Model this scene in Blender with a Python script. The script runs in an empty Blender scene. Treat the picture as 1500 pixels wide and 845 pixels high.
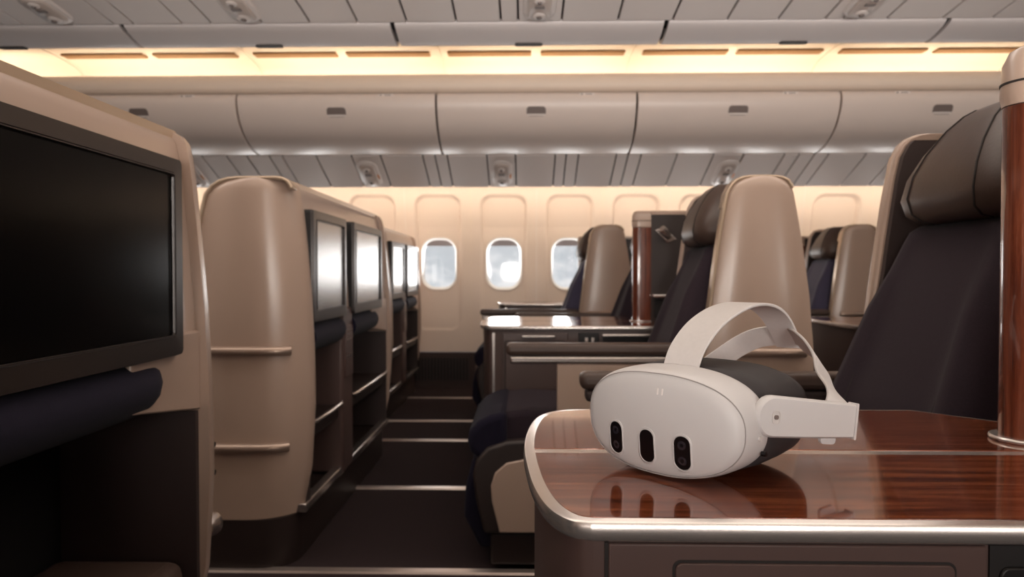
import bpy, bmesh, math, random
from mathutils import Vector, Matrix

random.seed(7)
SC = bpy.context.scene
COL = SC.collection
PI = math.pi

# ------------------------------------------------------------------ camera
EYE = 0.917
cam_d = bpy.data.cameras.new('camera')
cam = bpy.data.objects.new('camera', cam_d)
COL.objects.link(cam)
cam_d.sensor_width = 36.0
cam_d.lens = 990.0 / 1500.0 * 36.0
cam.location = (0, 0, EYE)
cam.rotation_euler = (PI / 2 - math.atan(20.5 / 990), 0, math.atan(20.0 / 990))
cam_d.clip_start = 0.02
cam_d.dof.use_dof = True
cam_d.dof.focus_distance = 0.70
cam_d.dof.aperture_fstop = 7.5
SC.camera = cam

# ------------------------------------------------------------------ view
SC.view_settings.view_transform = 'Standard'
SC.view_settings.look = 'None'
SC.view_settings.gamma = 1.0
SC.view_settings.use_curve_mapping = False
SC.view_settings.exposure = -0.15

WARM = (1.0, 0.82, 0.62)
CREAM = (1.0, 0.90, 0.82)


def lamp(name, loc, direction, sx, sy, power, color, spread=None, parent=None):
    d = bpy.data.lights.new(name, 'AREA')
    d.shape = 'RECTANGLE'
    d.size = sx
    d.size_y = sy
    d.energy = power
    d.color = color
    if spread is not None:
        d.spread = spread
    o = bpy.data.objects.new(name, d)
    COL.objects.link(o)
    o.location = loc
    z = -Vector(direction).normalized()
    x = Vector((1, 0, 0))
    y = z.cross(x).normalized()
    o.rotation_euler = Matrix((x, y, z)).transposed().to_euler()
    if parent:
        o.parent = parent
        o.location = Vector(loc) - parent.location
    return o


# aisle and cabin ceiling wash lights above the near aisle and the near seats
lamp('aisle_wash_light', (0.0, 1.70, 2.22), (0, 0.15, -1), 8.0, 0.40, 36.0, CREAM)
lamp('near_ceiling_light', (0.2, 0.15, 2.22), (0, 0.1, -1), 6.0, 0.35, 6.0, CREAM)
lamp('far_bin_fill_light', (0.2, 3.25, 2.17), (0, 0.95, -0.3), 7.0, 0.05, 5.0, (1.0, 0.86, 0.74))   # unseen fill added behind the centre bins to brighten the far bins
for k in range(-3, 5):        # daylight through unseen windows of the near side, tilted up to brighten the ceiling
    lamp('near_window_light', (0.27 + k * 0.53, -0.86, 1.02), (0, 1, 0.55), 0.26, 0.38, 9.5, (1.0, 0.93, 0.87), spread=math.radians(96))

for k in range(-6, 8):        # and through the windows of the far side
    lamp('far_window_light', (-0.178 + k * 0.531, 5.585, 1.0), (0, -1, 0.5), 0.24, 0.36, 2.0, (1.0, 0.97, 0.95), spread=math.radians(150))

# ------------------------------------------------------------------ world: bright hazy sky with cloud tops
W = bpy.data.worlds.new('sky')
SC.world = W
W.use_nodes = True
nt = W.node_tree
nt.nodes.clear()


def N(nt, typ, **kw):
    n = nt.nodes.new(typ)
    for k, v in kw.items():
        setattr(n, k, v)
    return n


tc = N(nt, 'ShaderNodeTexCoord')
mp = N(nt, 'ShaderNodeMapping')
mp.inputs['Scale'].default_value = (13, 13, 34)
nz = N(nt, 'ShaderNodeTexNoise')
nz.inputs['Scale'].default_value = 1.6
nz.inputs['Detail'].default_value = 6
nz.inputs['Roughness'].default_value = 0.55
sep = N(nt, 'ShaderNodeSeparateXYZ')
mr = N(nt, 'ShaderNodeMapRange')
mr.inputs['From Min'].default_value = -0.035
mr.inputs['From Max'].default_value = 0.03
mr.inputs['To Min'].default_value = 0.10
mr.inputs['To Max'].default_value = -0.10
ad = N(nt, 'ShaderNodeMath', operation='ADD')
cr = N(nt, 'ShaderNodeValToRGB')
cr.color_ramp.elements[0].position = 0.40
cr.color_ramp.elements[0].color = (0.66, 0.70, 0.74, 1)
cr.color_ramp.elements[1].position = 0.62
cr.color_ramp.elements[1].color = (0.95, 0.95, 0.96, 1)
e = cr.color_ramp.elements.new(0.50)
e.color = (0.78, 0.81, 0.845, 1)
bg = N(nt, 'ShaderNodeBackground')
bg.inputs['Strength'].default_value = 1.05
wo = N(nt, 'ShaderNodeOutputWorld')
L = nt.links.new
L(tc.outputs['Generated'], mp.inputs['Vector'])
L(mp.outputs['Vector'], nz.inputs['Vector'])
L(tc.outputs['Generated'], sep.inputs[0])
L(sep.outputs['Z'], mr.inputs['Value'])
L(nz.outputs['Fac'], ad.inputs[0])
L(mr.outputs['Result'], ad.inputs[1])
L(ad.outputs[0], cr.inputs['Fac'])
L(cr.outputs['Color'], bg.inputs['Color'])
L(bg.outputs['Background'], wo.inputs['Surface'])


# ------------------------------------------------------------------ materials
def lin(r, g, b):
    def f(c):
        c /= 255.0
        return c / 12.92 if c <= 0.04045 else ((c + 0.055) / 1.055) ** 2.4
    return (f(r), f(g), f(b), 1.0)


def mat(name, color, rough=0.5, metal=0.0, spec=0.5, coat=0.0, coat_rough=0.1, var=0.04, nscale=12.0,
        bump=0.0, bscale=400.0, sheen=0.0, stretch=(1, 1, 1)):
    m = bpy.data.materials.new(name)
    m.use_nodes = True
    nt = m.node_tree
    b = nt.nodes['Principled BSDF']
    b.inputs['Roughness'].default_value = rough
    b.inputs['Metallic'].default_value = metal
    b.inputs['Specular IOR Level'].default_value = spec
    b.inputs['Coat Weight'].default_value = coat
    b.inputs['Coat Roughness'].default_value = coat_rough
    b.inputs['Sheen Weight'].default_value = sheen
    tc = nt.nodes.new('ShaderNodeTexCoord')
    mp = nt.nodes.new('ShaderNodeMapping')
    mp.inputs['Scale'].default_value = stretch
    nz = nt.nodes.new('ShaderNodeTexNoise')
    nz.inputs['Scale'].default_value = nscale
    nz.inputs['Detail'].default_value = 3
    nt.links.new(tc.outputs['Object'], mp.inputs['Vector'])
    nt.links.new(mp.outputs['Vector'], nz.inputs['Vector'])
    cr = nt.nodes.new('ShaderNodeValToRGB')
    cr.color_ramp.elements[0].position = 0.3
    cr.color_ramp.elements[1].position = 0.7
    cr.color_ramp.elements[0].color = tuple(c * (1 - var) for c in color[:3]) + (1,)
    cr.color_ramp.elements[1].color = tuple(min(1, c * (1 + var)) for c in color[:3]) + (1,)
    nt.links.new(nz.outputs['Fac'], cr.inputs['Fac'])
    nt.links.new(cr.outputs['Color'], b.inputs['Base Color'])
    if bump > 0:
        n2 = nt.nodes.new('ShaderNodeTexNoise')
        n2.inputs['Scale'].default_value = bscale
        n2.inputs['Detail'].default_value = 2
        nt.links.new(tc.outputs['Object'], n2.inputs['Vector'])
        bp = nt.nodes.new('ShaderNodeBump')
        bp.inputs['Strength'].default_value = bump
        bp.inputs['Distance'].default_value = 0.002
        nt.links.new(n2.outputs['Fac'], bp.inputs['Height'])
        nt.links.new(bp.outputs['Normal'], b.inputs['Normal'])
    return m


def wood_mat(name, dark, mid, light, rough=0.14, axis=0, metal=0.0):
    m = bpy.data.materials.new(name)
    m.use_nodes = True
    nt = m.node_tree
    b = nt.nodes['Principled BSDF']
    tc = nt.nodes.new('ShaderNodeTexCoord')
    mp = nt.nodes.new('ShaderNodeMapping')
    s = [16, 16, 16]
    s[axis] = 0.9
    mp.inputs['Scale'].default_value = s
    nz = nt.nodes.new('ShaderNodeTexNoise')
    nz.inputs['Scale'].default_value = 6.0
    nz.inputs['Detail'].default_value = 8
    nz.inputs['Roughness'].default_value = 0.68
    nz.inputs['Distortion'].default_value = 0.35
    cr = nt.nodes.new('ShaderNodeValToRGB')
    cr.color_ramp.elements[0].position = 0.32
    cr.color_ramp.elements[0].color = dark
    cr.color_ramp.elements[1].position = 0.70
    cr.color_ramp.elements[1].color = light
    el = cr.color_ramp.elements.new(0.50)
    el.color = mid
    nt.links.new(tc.outputs['Object'], mp.inputs['Vector'])
    nt.links.new(mp.outputs['Vector'], nz.inputs['Vector'])
    nt.links.new(nz.outputs['Fac'], cr.inputs['Fac'])
    nt.links.new(cr.outputs['Color'], b.inputs['Base Color'])
    b.inputs['Roughness'].default_value = rough
    b.inputs['Metallic'].default_value = metal
    b.inputs['Coat Weight'].default_value = 0.8
    b.inputs['Coat IOR'].default_value = 1.55
    b.inputs['Coat Roughness'].default_value = 0.05
    return m


M = {}
M['shell'] = mat('champagne_shell', lin(174, 150, 135), rough=0.30, spec=0.5, coat=0.35, coat_rough=0.22, var=0.02, nscale=3)
M['cap'] = mat('champagne_metal_cap', lin(186, 164, 142), rough=0.30, metal=0.45, var=0.02)
M['metal'] = mat('brushed_aluminium', lin(196, 186, 180), rough=0.24, metal=0.9, var=0.04, nscale=30, stretch=(0.2, 6, 6))
M['rail'] = mat('bronze_rail_metal', lin(168, 146, 132), rough=0.32, metal=0.6, var=0.03)
M['rim'] = mat('polished_rim_metal', lin(206, 198, 193), rough=0.27, metal=0.85, var=0.03, nscale=30, stretch=(0.2, 6, 6))
M['bezel'] = mat('dark_bronze_bezel', lin(46, 38, 35), rough=0.33, metal=0.2, var=0.03)
M['bezel_side'] = mat('black_plastic', lin(14, 12, 12), rough=0.45, var=0.02)
M['screen'] = mat('black_glass_screen', lin(4, 3, 3), rough=0.2, spec=0.12, var=0.01)
M['screen_reflective'] = mat('bright_reflection_screen', lin(10, 9, 9), rough=0.26, spec=1.0, coat=1.0, coat_rough=0.26, var=0.01)  # same screen glass, reflection raised so the farther monitors look lit by the windows
M['navy'] = mat('navy_fabric', lin(24, 20, 35), rough=0.9, spec=0.15, var=0.10, nscale=220, bump=0.25, bscale=700, sheen=0.04)
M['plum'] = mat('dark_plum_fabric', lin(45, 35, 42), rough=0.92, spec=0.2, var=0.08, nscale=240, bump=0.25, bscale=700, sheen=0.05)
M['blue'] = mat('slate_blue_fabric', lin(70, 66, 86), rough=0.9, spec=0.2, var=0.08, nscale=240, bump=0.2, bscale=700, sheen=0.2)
M['leather'] = mat('brown_leather', lin(72, 56, 49), rough=0.42, spec=0.45, var=0.05, nscale=60, bump=0.12, bscale=260)
M['seam'] = mat('dark_seam', lin(32, 24, 22), rough=0.7, var=0.02)
M['lining'] = mat('dark_brown_lining', lin(56, 43, 41), rough=0.6, var=0.04)
M['dark'] = mat('dark_brown_plastic', lin(42, 31, 28), rough=0.5, var=0.04)
M['black'] = mat('black_recess', lin(20, 15, 15), rough=0.6, var=0.02)
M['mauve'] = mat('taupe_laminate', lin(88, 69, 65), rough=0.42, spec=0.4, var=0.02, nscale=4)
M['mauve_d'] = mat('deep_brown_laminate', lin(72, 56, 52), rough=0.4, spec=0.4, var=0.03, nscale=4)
M['wood'] = wood_mat('red_walnut_veneer', lin(62, 23, 11), lin(118, 55, 28), lin(166, 94, 52), metal=0.3)
M['wood_v'] = wood_mat('red_walnut_upright', lin(66, 29, 19), lin(98, 48, 31), lin(120, 64, 42), rough=0.22, axis=2)
M['carpet'] = mat('dark_carpet', lin(50, 40, 41), rough=0.97, spec=0.1, var=0.25, nscale=300, bump=0.5, bscale=500)
M['track'] = mat('seat_track_metal', lin(190, 176, 168), rough=0.32, metal=0.8, var=0.04)
M['wall'] = mat('cream_sidewall', lin(228, 210, 198), rough=0.55, spec=0.3, var=0.01, nscale=2)
M['reveal'] = mat('window_reveal_cream', lin(232, 216, 202), rough=0.45, spec=0.3, var=0.01)
M['white'] = mat('white_plastic', lin(240, 236, 232), rough=0.4, var=0.01)
M['shade'] = mat('grey_window_shade', lin(168, 158, 156), rough=0.6, var=0.01)
M['dado'] = mat('dark_dado', lin(62, 46, 44), rough=0.7, var=0.05)
M['dado_l'] = mat('taupe_dado', lin(104, 84, 78), rough=0.6, var=0.03)
M['bin'] = mat('bin_warm_grey', lin(220, 206, 198), rough=0.36, spec=0.4, coat=0.15, coat_rough=0.3, var=0.012, nscale=3)
M['bin_c'] = mat('bin_cool_grey', lin(222, 214, 212), rough=0.40, spec=0.4, var=0.012, nscale=3)
M['latch'] = mat('grey_latch', lin(118, 106, 102), rough=0.4, var=0.02)
M['psu'] = mat('service_panel_grey', lin(228, 218, 213), rough=0.42, spec=0.4, var=0.015, nscale=3)
M['psu_b'] = mat('service_unit_grey', lin(196, 182, 174), rough=0.35, var=0.03)
M['cove'] = mat('cove_cream', lin(240, 232, 220), rough=0.6, spec=0.2, var=0.008)
M['ledge'] = mat('ledge_cream', lin(230, 212, 196), rough=0.5, spec=0.3, var=0.01)
M['grille'] = mat('tan_grille', lin(150, 116, 80), rough=0.6, var=0.02)
M['hs_white'] = mat('matte_white_plastic', lin(200, 196, 196), rough=0.45, spec=0.4, var=0.008, nscale=8)
M['hs_strap'] = mat('pale_grey_strap', lin(198, 192, 190), rough=0.75, spec=0.25, var=0.02, nscale=200, bump=0.08, bscale=900)
M['hs_line'] = mat('grey_parting_line', lin(150, 143, 141), rough=0.6, var=0.01)
M['hs_black'] = mat('soft_black_foam', lin(50, 45, 46), rough=0.62, spec=0.3, var=0.04, bump=0.05)
M['hs_glass'] = mat('black_sensor_glass', lin(14, 11, 13), rough=0.3, spec=0.4, coat=0.0, var=0.01)
M['hs_lens'] = mat('dark_grey_lens', lin(44, 40, 46), rough=0.2, spec=0.6, var=0.01)
M['hs_mark'] = mat('pale_mark', lin(228, 221, 218), rough=0.4, var=0.0)
M['amber'] = mat('amber_indicator', lin(232, 160, 104), rough=0.4, var=0.02)
m = bpy.data.materials.new('window_glass')
m.use_nodes = True
nt = m.node_tree
nt.nodes.clear()
tr = nt.nodes.new('ShaderNodeBsdfTransparent')
gl = nt.nodes.new('ShaderNodeBsdfGlossy')
gl.inputs['Roughness'].default_value = 0.05
mx = nt.nodes.new('ShaderNodeMixShader')
mx.inputs['Fac'].default_value = 0.06
out = nt.nodes.new('ShaderNodeOutputMaterial')
nt.links.new(tr.outputs[0], mx.inputs[1])
nt.links.new(gl.outputs[0], mx.inputs[2])
nt.links.new(mx.outputs[0], out.inputs[0])
M['glass'] = m


# ------------------------------------------------------------------ geometry helpers
class MB:
    def __init__(s):
        s.v = []
        s.f = []

    def add(s, vs, fs):
        o = len(s.v)
        s.v += [tuple(p) for p in vs]
        s.f += [tuple(i + o for i in f) for f in fs]
        return s

    def box(s, x0, x1, y0, y1, z0, z1):
        vs = [(x0, y0, z0), (x1, y0, z0), (x1, y1, z0), (x0, y1, z0), (x0, y0, z1), (x1, y0, z1), (x1, y1, z1), (x0, y1, z1)]
        return s.add(vs, [(0, 3, 2, 1), (4, 5, 6, 7), (0, 1, 5, 4), (1, 2, 6, 5), (2, 3, 7, 6), (3, 0, 4, 7)])

    def loft(s, loops, closed=True, cap=True):
        n = len(loops[0])
        vs = [p for lp in loops for p in lp]
        fs = []
        for i in range(len(loops) - 1):
            for j in range(n if closed else n - 1):
                k = (j + 1) % n
                fs.append((i * n + j, i * n + k, (i + 1) * n + k, (i + 1) * n + j))
        if cap and closed:
            fs.append(tuple(reversed(range(n))))
            fs.append(tuple((len(loops) - 1) * n + j for j in range(n)))
        return s.add(vs, fs)

    def prism(s, poly, axis, a0, a1):
        def P(p, a):
            if axis == 'x':
                return (a, p[0], p[1])
            if axis == 'y':
                return (p[0], a, p[1])
            return (p[0], p[1], a)
        return s.loft([[P(p, a0) for p in poly], [P(p, a1) for p in poly]])

    def tube(s, path, r, n=10, ry=None):
        path = [Vector(p) for p in path]
        loops = []
        up = None
        for i, p in enumerate(path):
            t = (path[min(i + 1, len(path) - 1)] - path[max(i - 1, 0)]).normalized()
            if up is None:
                up = Vector((0, 0, 1)) if abs(t.z) < 0.9 else Vector((0, 1, 0))
            a = t.cross(up).normalized()
            b = a.cross(t).normalized()
            up = b
            rr = r[i] if isinstance(r, (list, tuple)) else r
            q = ry if ry else rr
            loops.append([p + a * math.cos(2 * PI * k / n) * rr + b * math.sin(2 * PI * k / n) * q for k in range(n)])
        return s.loft(loops)

    def ribbon(s, path, wid, nor, th):
        """band along path: wid = half-width vectors, nor = surface normals, th = thickness"""
        loops = []
        for p, w, nn in zip(path, wid, nor):
            p, w, nn = Vector(p), Vector(w), Vector(nn).normalized() * (th / 2)
            e = w * 0.04
            loops.append([p - w + nn * 0.3, p - w + e + nn, p + w - e + nn, p + w + nn * 0.3,
                          p + w - nn * 0.3, p + w - e - nn, p - w + e - nn, p - w - nn * 0.3])
        return s.loft(loops)

    def build(s, name, material, parent=None, bevel=0.0, segs=2, angle=38, sub=0):
        me = bpy.data.meshes.new(name)
        off = Vector((0, 0, 0))
        q = parent
        while q is not None:
            off += q.location
            q = q.parent
        me.from_pydata([tuple(Vector(p) - off) for p in s.v], [], s.f)
        bm = bmesh.new()
        bm.from_mesh(me)
        bmesh.ops.recalc_face_normals(bm, faces=bm.faces)
        bm.to_mesh(me)
        bm.free()
        me.polygons.foreach_set('use_smooth', [True] * len(me.polygons))
        me.set_sharp_from_angle(angle=math.radians(angle))
        me.materials.append(material)
        o = bpy.data.objects.new(name, me)
        COL.objects.link(o)
        if parent is not None:
            o.parent = parent
        if bevel > 0:
            md = o.modifiers.new('bevel', 'BEVEL')
            md.width = bevel
            md.segments = segs
            md.limit_method = 'ANGLE'
            md.angle_limit = math.radians(40)
            md.harden_normals = False
        if sub:
            md = o.modifiers.new('sub', 'SUBSURF')
            md.levels = sub
            md.render_levels = sub
        return o


def tag(o, label=None, cat=None, group=None, kind=None):
    if label:
        o['label'] = label
    if cat:
        o['category'] = cat
    if group:
        o['group'] = group
    if kind:
        o['kind'] = kind
    return o


def thing(name, loc, label, cat, group=None):
    o = bpy.data.objects.new(name, None)
    o.empty_display_size = 0.1
    COL.objects.link(o)
    o.location = loc
    return tag(o, label, cat, group)


def copy_tree(o, parent=None):
    c = o.copy()
    COL.objects.link(c)
    c.parent = parent
    for ch in list(o.children):
        copy_tree(ch, c)
    return c


def struct(mb, name, material, **kw):
    o = mb.build(name, material, **kw)
    o['kind'] = 'structure'
    return o


def rrect(cx, cz, w, h, r, n=6):
    pts = []
    for (sx, sz, a0) in ((1, 1, 0), (-1, 1, PI / 2), (-1, -1, PI), (1, -1, 3 * PI / 2)):
        for k in range(n + 1):
            a = a0 + PI / 2 * k / n
            pts.append((cx + sx * (w / 2 - r) + r * math.cos(a), cz + sz * (h / 2 - r) + r * math.sin(a)))
    return pts


def catmull(pts, n=5):
    out = []
    for i in range(len(pts) - 1):
        p0 = Vector(pts[max(i - 1, 0)])
        p1 = Vector(pts[i])
        p2 = Vector(pts[i + 1])
        p3 = Vector(pts[min(i + 2, len(pts) - 1)])
        for k in range(n):
            t = k / n
            out.append(0.5 * ((2 * p1) + (p2 - p0) * t + (2 * p0 - 5 * p1 + 4 * p2 - p3) * t * t + (3 * p1 - p0 - 3 * p2 + p3) * t ** 3))
    out.append(Vector(pts[-1]))
    return out


def interp(tab, z):
    if z <= tab[0][0]:
        return tab[0][1]
    for (a, b), (c, d) in zip(tab, tab[1:]):
        if z <= c:
            return b + (d - b) * (z - a) / (c - a)
    return tab[-1][1]


def offset_poly(poly, d):
    """inset a counter-clockwise polygon by d"""
    n = len(poly)
    out = []
    for i in range(n):
        p0, p1, p2 = Vector(poly[i - 1][:2]), Vector(poly[i][:2]), Vector(poly[(i + 1) % n][:2])
        a = (p1 - p0).normalized()
        b = (p2 - p1).normalized()
        na, nb = Vector((-a.y, a.x)), Vector((-b.y, b.x))
        nn = (na + nb)
        if nn.length < 1e-6:
            nn = na
        nn.normalize()
        c = max(0.4, nn.dot(na))
        q = p1 + nn * (d / c)
        out.append((q.x, q.y))
    return out


def clip_y(poly, y, keep_above):
    out = []
    n = len(poly)
    for i in range(n):
        a, b = poly[i], poly[(i + 1) % n]
        ia = (a[1] >= y) == keep_above
        ib = (b[1] >= y) == keep_above
        if ia:
            out.append((a[0], a[1]))
        if ia != ib:
            t = (y - a[1]) / (b[1] - a[1])
            out.append((a[0] + (b[0] - a[0]) * t, y))
    return out


def ccw(poly):
    a = sum(p[0] * q[1] - q[0] * p[1] for p, q in zip(poly, poly[1:] + poly[:1]))
    return poly if a > 0 else poly[::-1]


# ================================================================== SETTING
X0, X1 = -5.5, 6.0
YW = 5.5                                # far side wall
struct(MB().box(X0, X1, -1.0, 5.75, -0.06, 0.0), 'floor', M['carpet'])
for k, y in enumerate((2.06, 2.873, 3.705, 4.20, 4.99)):
    o = struct(MB().prism([(y - 0.018, 0.0), (y - 0.014, 0.006), (y + 0.014, 0.006), (y + 0.018, 0.0)], 'x', X0 + 0.1, X1 - 0.1),
               'trim_%d' % (k + 1), M['track'])

# far side wall: panels with scooped window bays
PITCH = 0.531
WX = [-0.178 + PITCH * k for k in range(-7, 9)]


def wall_y(z):
    return interp([(0.0, 5.44), (0.29, 5.48), (0.6, 5.50), (1.0, 5.505), (1.3, 5.48), (1.5, 5.43), (1.72, 5.36)], z)


def bay_depth(dx, z):
    """scoop of the window bay (recess towards the outside)"""
    def sm(a, b, v):
        t = max(0.0, min(1.0, (v - a) / (b - a)))
        return t * t * (3 - 2 * t)
    hw = 0.185
    top, bot, r = 1.555, 0.465, 0.09
    # signed distance to rounded rectangle
    cz, hh = (top + bot) / 2, (top - bot) / 2
    qx, qz = abs(dx) - (hw - r), abs(z - cz) - (hh - r)
    sd = math.hypot(max(qx, 0), max(qz, 0)) + min(max(qx, qz), 0) - r
    if sd >= 0:
        return 0.0
    lip = sm(0.0, 0.014, -sd)
    down = 0.45 + 0.55 * sm(0.95, 1.5, z)
    low = sm(0.48, 0.80, z)
    return lip * 0.040 * down * (0.28 + 0.72 * low)


WIN_W, WIN_H, WIN_Z = 0.292, 0.425, 1.005


def wall_panel(xc, name):
    """one wall bay around one window: a grid with a rounded hole"""
    hw = PITCH / 2 - 0.0005
    mb = MB()
    hole = rrect(xc, WIN_Z, WIN_W, WIN_H, 0.115, n=8)
    n = len(hole)
    # rings from hole outwards to the rectangular border
    x0, x1, z0, z1 = xc - hw, xc + hw, 0.29, 1.72
    rings = []
    steps = [0.0, 0.06, 0.12, 0.2, 0.3, 0.4, 0.5, 0.6, 0.68, 0.74, 0.78, 0.82, 0.86, 0.9, 0.94, 1.0]
    border = []
    for (hx, hz) in hole:
        dx, dz = (hx - xc), (hz - WIN_Z)
        border.append((dx, dz))
    for t in steps:
        ring = []
        for (hx, hz) in hole:
            dx, dz = hx - xc, hz - WIN_Z
            tz = (z1 - WIN_Z) if dz > 0 else (WIN_Z - z0)
            m = max(abs(dx) / hw, abs(dz) / tz)
            bx, bz = xc + dx / m, WIN_Z + dz / m
            x = hx + (bx - hx) * t
            z = hz + (bz - hz) * t
            ring.append((x, z))
        rings.append(ring)
    # replace by a denser regular grid for the bay shape
    NX, NZ = 44, 130
    vs, idx = [], {}
    for j in range(NZ + 1):
        for i in range(NX + 1):
            x = x0 + (x1 - x0) * i / NX
            z = z0 + (z1 - z0) * j / NZ
            # snap points near the hole outline onto it
            qx, qz = abs(x - xc) - (WIN_W / 2 - 0.115), abs(z - WIN_Z) - (WIN_H / 2 - 0.115)
            sd = math.hypot(max(qx, 0), max(qz, 0)) + min(max(qx, qz), 0) - 0.115
            idx[(i, j)] = (len(vs), sd)
            if -0.014 < sd < 0.0:
                # push outwards on to the outline
                gx = 0 if qx <= 0 else math.copysign(qx, x - xc)
                gz = 0 if qz <= 0 else math.copysign(qz, z - WIN_Z)
                if qx <= 0 and qz <= 0:
                    if qx > qz:
                        gx = math.copysign(1, x - xc)
                    else:
                        gz = math.copysign(1, z - WIN_Z)
                l = math.hypot(gx, gz)
                x += gx / l * (-sd)
                z += gz / l * (-sd)
            vs.append((x, wall_y(z) + bay_depth(x - xc, z), z))
    fs = []
    for j in range(NZ):
        for i in range(NX):
            q = [idx[(i, j)], idx[(i + 1, j)], idx[(i + 1, j + 1)], idx[(i, j + 1)]]
            if all(a[1] > -0.014 for a in q):
                fs.append(tuple(a[0] for a in q))
    mb.add(vs, fs)
    return mb


wall_root = bpy.data.objects.new('wall_far', None)
COL.objects.link(wall_root)
wall_root['kind'] = 'structure'
proto_wall = None
for k, wx in enumerate(WX):
    if proto_wall is None:
        proto_wall = wall_panel(0.0, 'wall_bay').build('wall_bay', M['wall'], wall_root, angle=60)
        o = proto_wall
        o.location = (wx, 0, 0)
    else:
        o = proto_wall.copy()
        COL.objects.link(o)
        o.parent = wall_root
        o.location = (wx, 0, 0)
# panel joints every second window
for k in range(len(WX) - 1):
    if k % 2 == 0:
        x = (WX[k] + WX[k + 1]) / 2
        mb = MB()
        zs = [0.29 + (1.70 - 0.29) * i / 14 for i in range(15)]
        mb.loft([[(x - 0.003, wall_y(z) - 0.0012, z), (x + 0.003, wall_y(z) - 0.0012, z), (x + 0.003, wall_y(z) + 0.004, z), (x - 0.003, wall_y(z) + 0.004, z)] for z in zs])
        mb.build('panel_joint', M['ledge'], wall_root)


def make_window(wx, n):
    root = bpy.data.objects.new('window_%d' % n, None)
    COL.objects.link(root)
    root.location = (wx, YW, WIN_Z)
    root['kind'] = 'structure'
    mb = MB()
    loops = []
    for (w, h, r, y) in ((WIN_W + 0.012, WIN_H + 0.012, 0.12, 5.540), (WIN_W + 0.004, WIN_H + 0.004, 0.117, 5.514), (WIN_W - 0.012, WIN_H - 0.012, 0.11, 5.516),
                         (WIN_W - 0.026, WIN_H - 0.03, 0.105, 5.545), (WIN_W - 0.034, WIN_H - 0.04, 0.10, 5.60)):
        loops.append([(x, y, z) for x, z in rrect(wx, WIN_Z, w, h, r, 8)])
    mb.loft(loops, cap=False)
    mb.build('frame', M['white'], root, angle=60)
    MB().prism(rrect(wx, WIN_Z, WIN_W - 0.02, WIN_H - 0.02, 0.105, 8), 'y', 5.597, 5.601).build('pane', M['glass'], root)
    # shade pulled down just a little at the top
    zc = WIN_Z + WIN_H / 2 - 0.066
    pts = [p for p in rrect(wx, WIN_Z, WIN_W - 0.024, WIN_H - 0.024, 0.105, 8) if p[1] >= zc + 0.002]
    pts = sorted(pts, key=lambda p: p[0])
    pts = [(pts[0][0], zc)] + pts + [(pts[-1][0], zc)]
    MB().prism(pts, 'y', 5.575, 5.580).build('shade', M['shade'], root)
    return root


w0 = make_window(WX[0], 1)
for k, wx in enumerate(WX[1:]):
    o = copy_tree(w0)
    o.name = 'window_%d' % (k + 2)
    o.location.x = wx

# dado at the foot of the far wall
db = struct(MB().box(X0, X1, 5.47, 5.56, 0.0, 0.285), 'baseboard_far', M['dado'], bevel=0.004)
for x in [-3.5, -2.43, -1.36, -0.28, 0.78, 1.85, 2.9, 4.0]:
    MB().box(x - 0.13, x + 0.14, 5.462, 5.475, 0.01, 0.28).build('dado_plate', M['dado_l'], db, bevel=0.003)
    mb = MB()
    for i in range(24):
        xx = x - 0.80 + i * 0.026
        mb.box(xx, xx + 0.014, 5.464, 5.475, 0.06, 0.24)
    mb.build('air_louvre', M['black'], db)
struct(MB().box(X0, X1, 5.34, 5.38, 1.70, 2.6), 'trim_6', M['wall'])

# near side wall, end walls, ceiling over the near half
struct(MB().box(X0, X1, -1.0, -0.9, 0.0, 2.6), 'wall_near', M['wall'])
struct(MB().box(X0, X1, -0.9, -0.86, 0.0, 0.78), 'rim_reflection_board', M['dado'])  # unseen dark board, added to darken what the table rim reflects
struct(MB().box(X0 - 0.1, X0, -1.0, 5.9, 0.0, 2.6), 'wall_left', M['mauve'])
struct(MB().box(X1, X1 + 0.1, -1.0, 5.9, 0.0, 2.6), 'wall_right', M['mauve'])
struct(MB().box(X0, X1, -1.0, 6.0, 2.6, 2.66), 'ceiling', M['cove'])
struct(MB().box(X0, X1, -0.9, 2.0, 2.27, 2.30), 'trim_7', M['cove'])

# ------------------------------------------------------------------ service strip under the far bins
def strip_panels(xs, yz0, yz1, gap, name, mname, th=0.012):
    a, b = Vector((0,) + yz0), Vector((0,) + yz1)
    nn = Vector((0, -(b.z - a.z), (b.y - a.y))).normalized() * th
    root = bpy.data.objects.new(name, None)
    COL.objects.link(root)
    root['kind'] = 'structure'
    for x0, x1 in zip(xs, xs[1:]):
        mb = MB()
        poly = [(a.y, a.z), (b.y, b.z), (b.y + nn.y, b.z + nn.z), (a.y + nn.y, a.z + nn.z)]
        mb.prism(poly, 'x', x0 + gap / 2, x1 - gap / 2)
        mb.build('strip_panel', M[mname], root, bevel=0.002, segs=1)
    mb = MB()
    poly = [(a.y + nn.y, a.z + nn.z), (b.y + nn.y, b.z + nn.z), (b.y + 2 * nn.y, b.z + 2 * nn.z), (a.y + 2 * nn.y, a.z + 2 * nn.z)]
    mb.prism(poly, 'x', xs[0], xs[-1])
    mb.build('strip_backing', M['seam'], root)
    return root


def px_x(px, Y):
    return (px - 770.0) / 990.0 * Y


SY0, SZ0, SY1, SZ1 = 4.37, 1.682, 4.73, 1.527
seams = [-520, -440, -360, -280, -200, -120, -40, 40, 110, 180, 250, 293, 330, 360, 393, 412, 462, 514, 557, 619, 637, 655, 713, 755, 813, 829, 847, 902, 919, 938, 990, 1043,
         1086, 1145, 1166, 1188, 1208, 1262, 1305, 1350, 1400, 1450, 1520, 1600, 1680, 1760, 1840, 1920]
strip_panels([px_x(p, SY0) for p in seams], (SY0, SZ0), (SY1, SZ1), 0.009, 'trim_8', 'psu')


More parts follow.
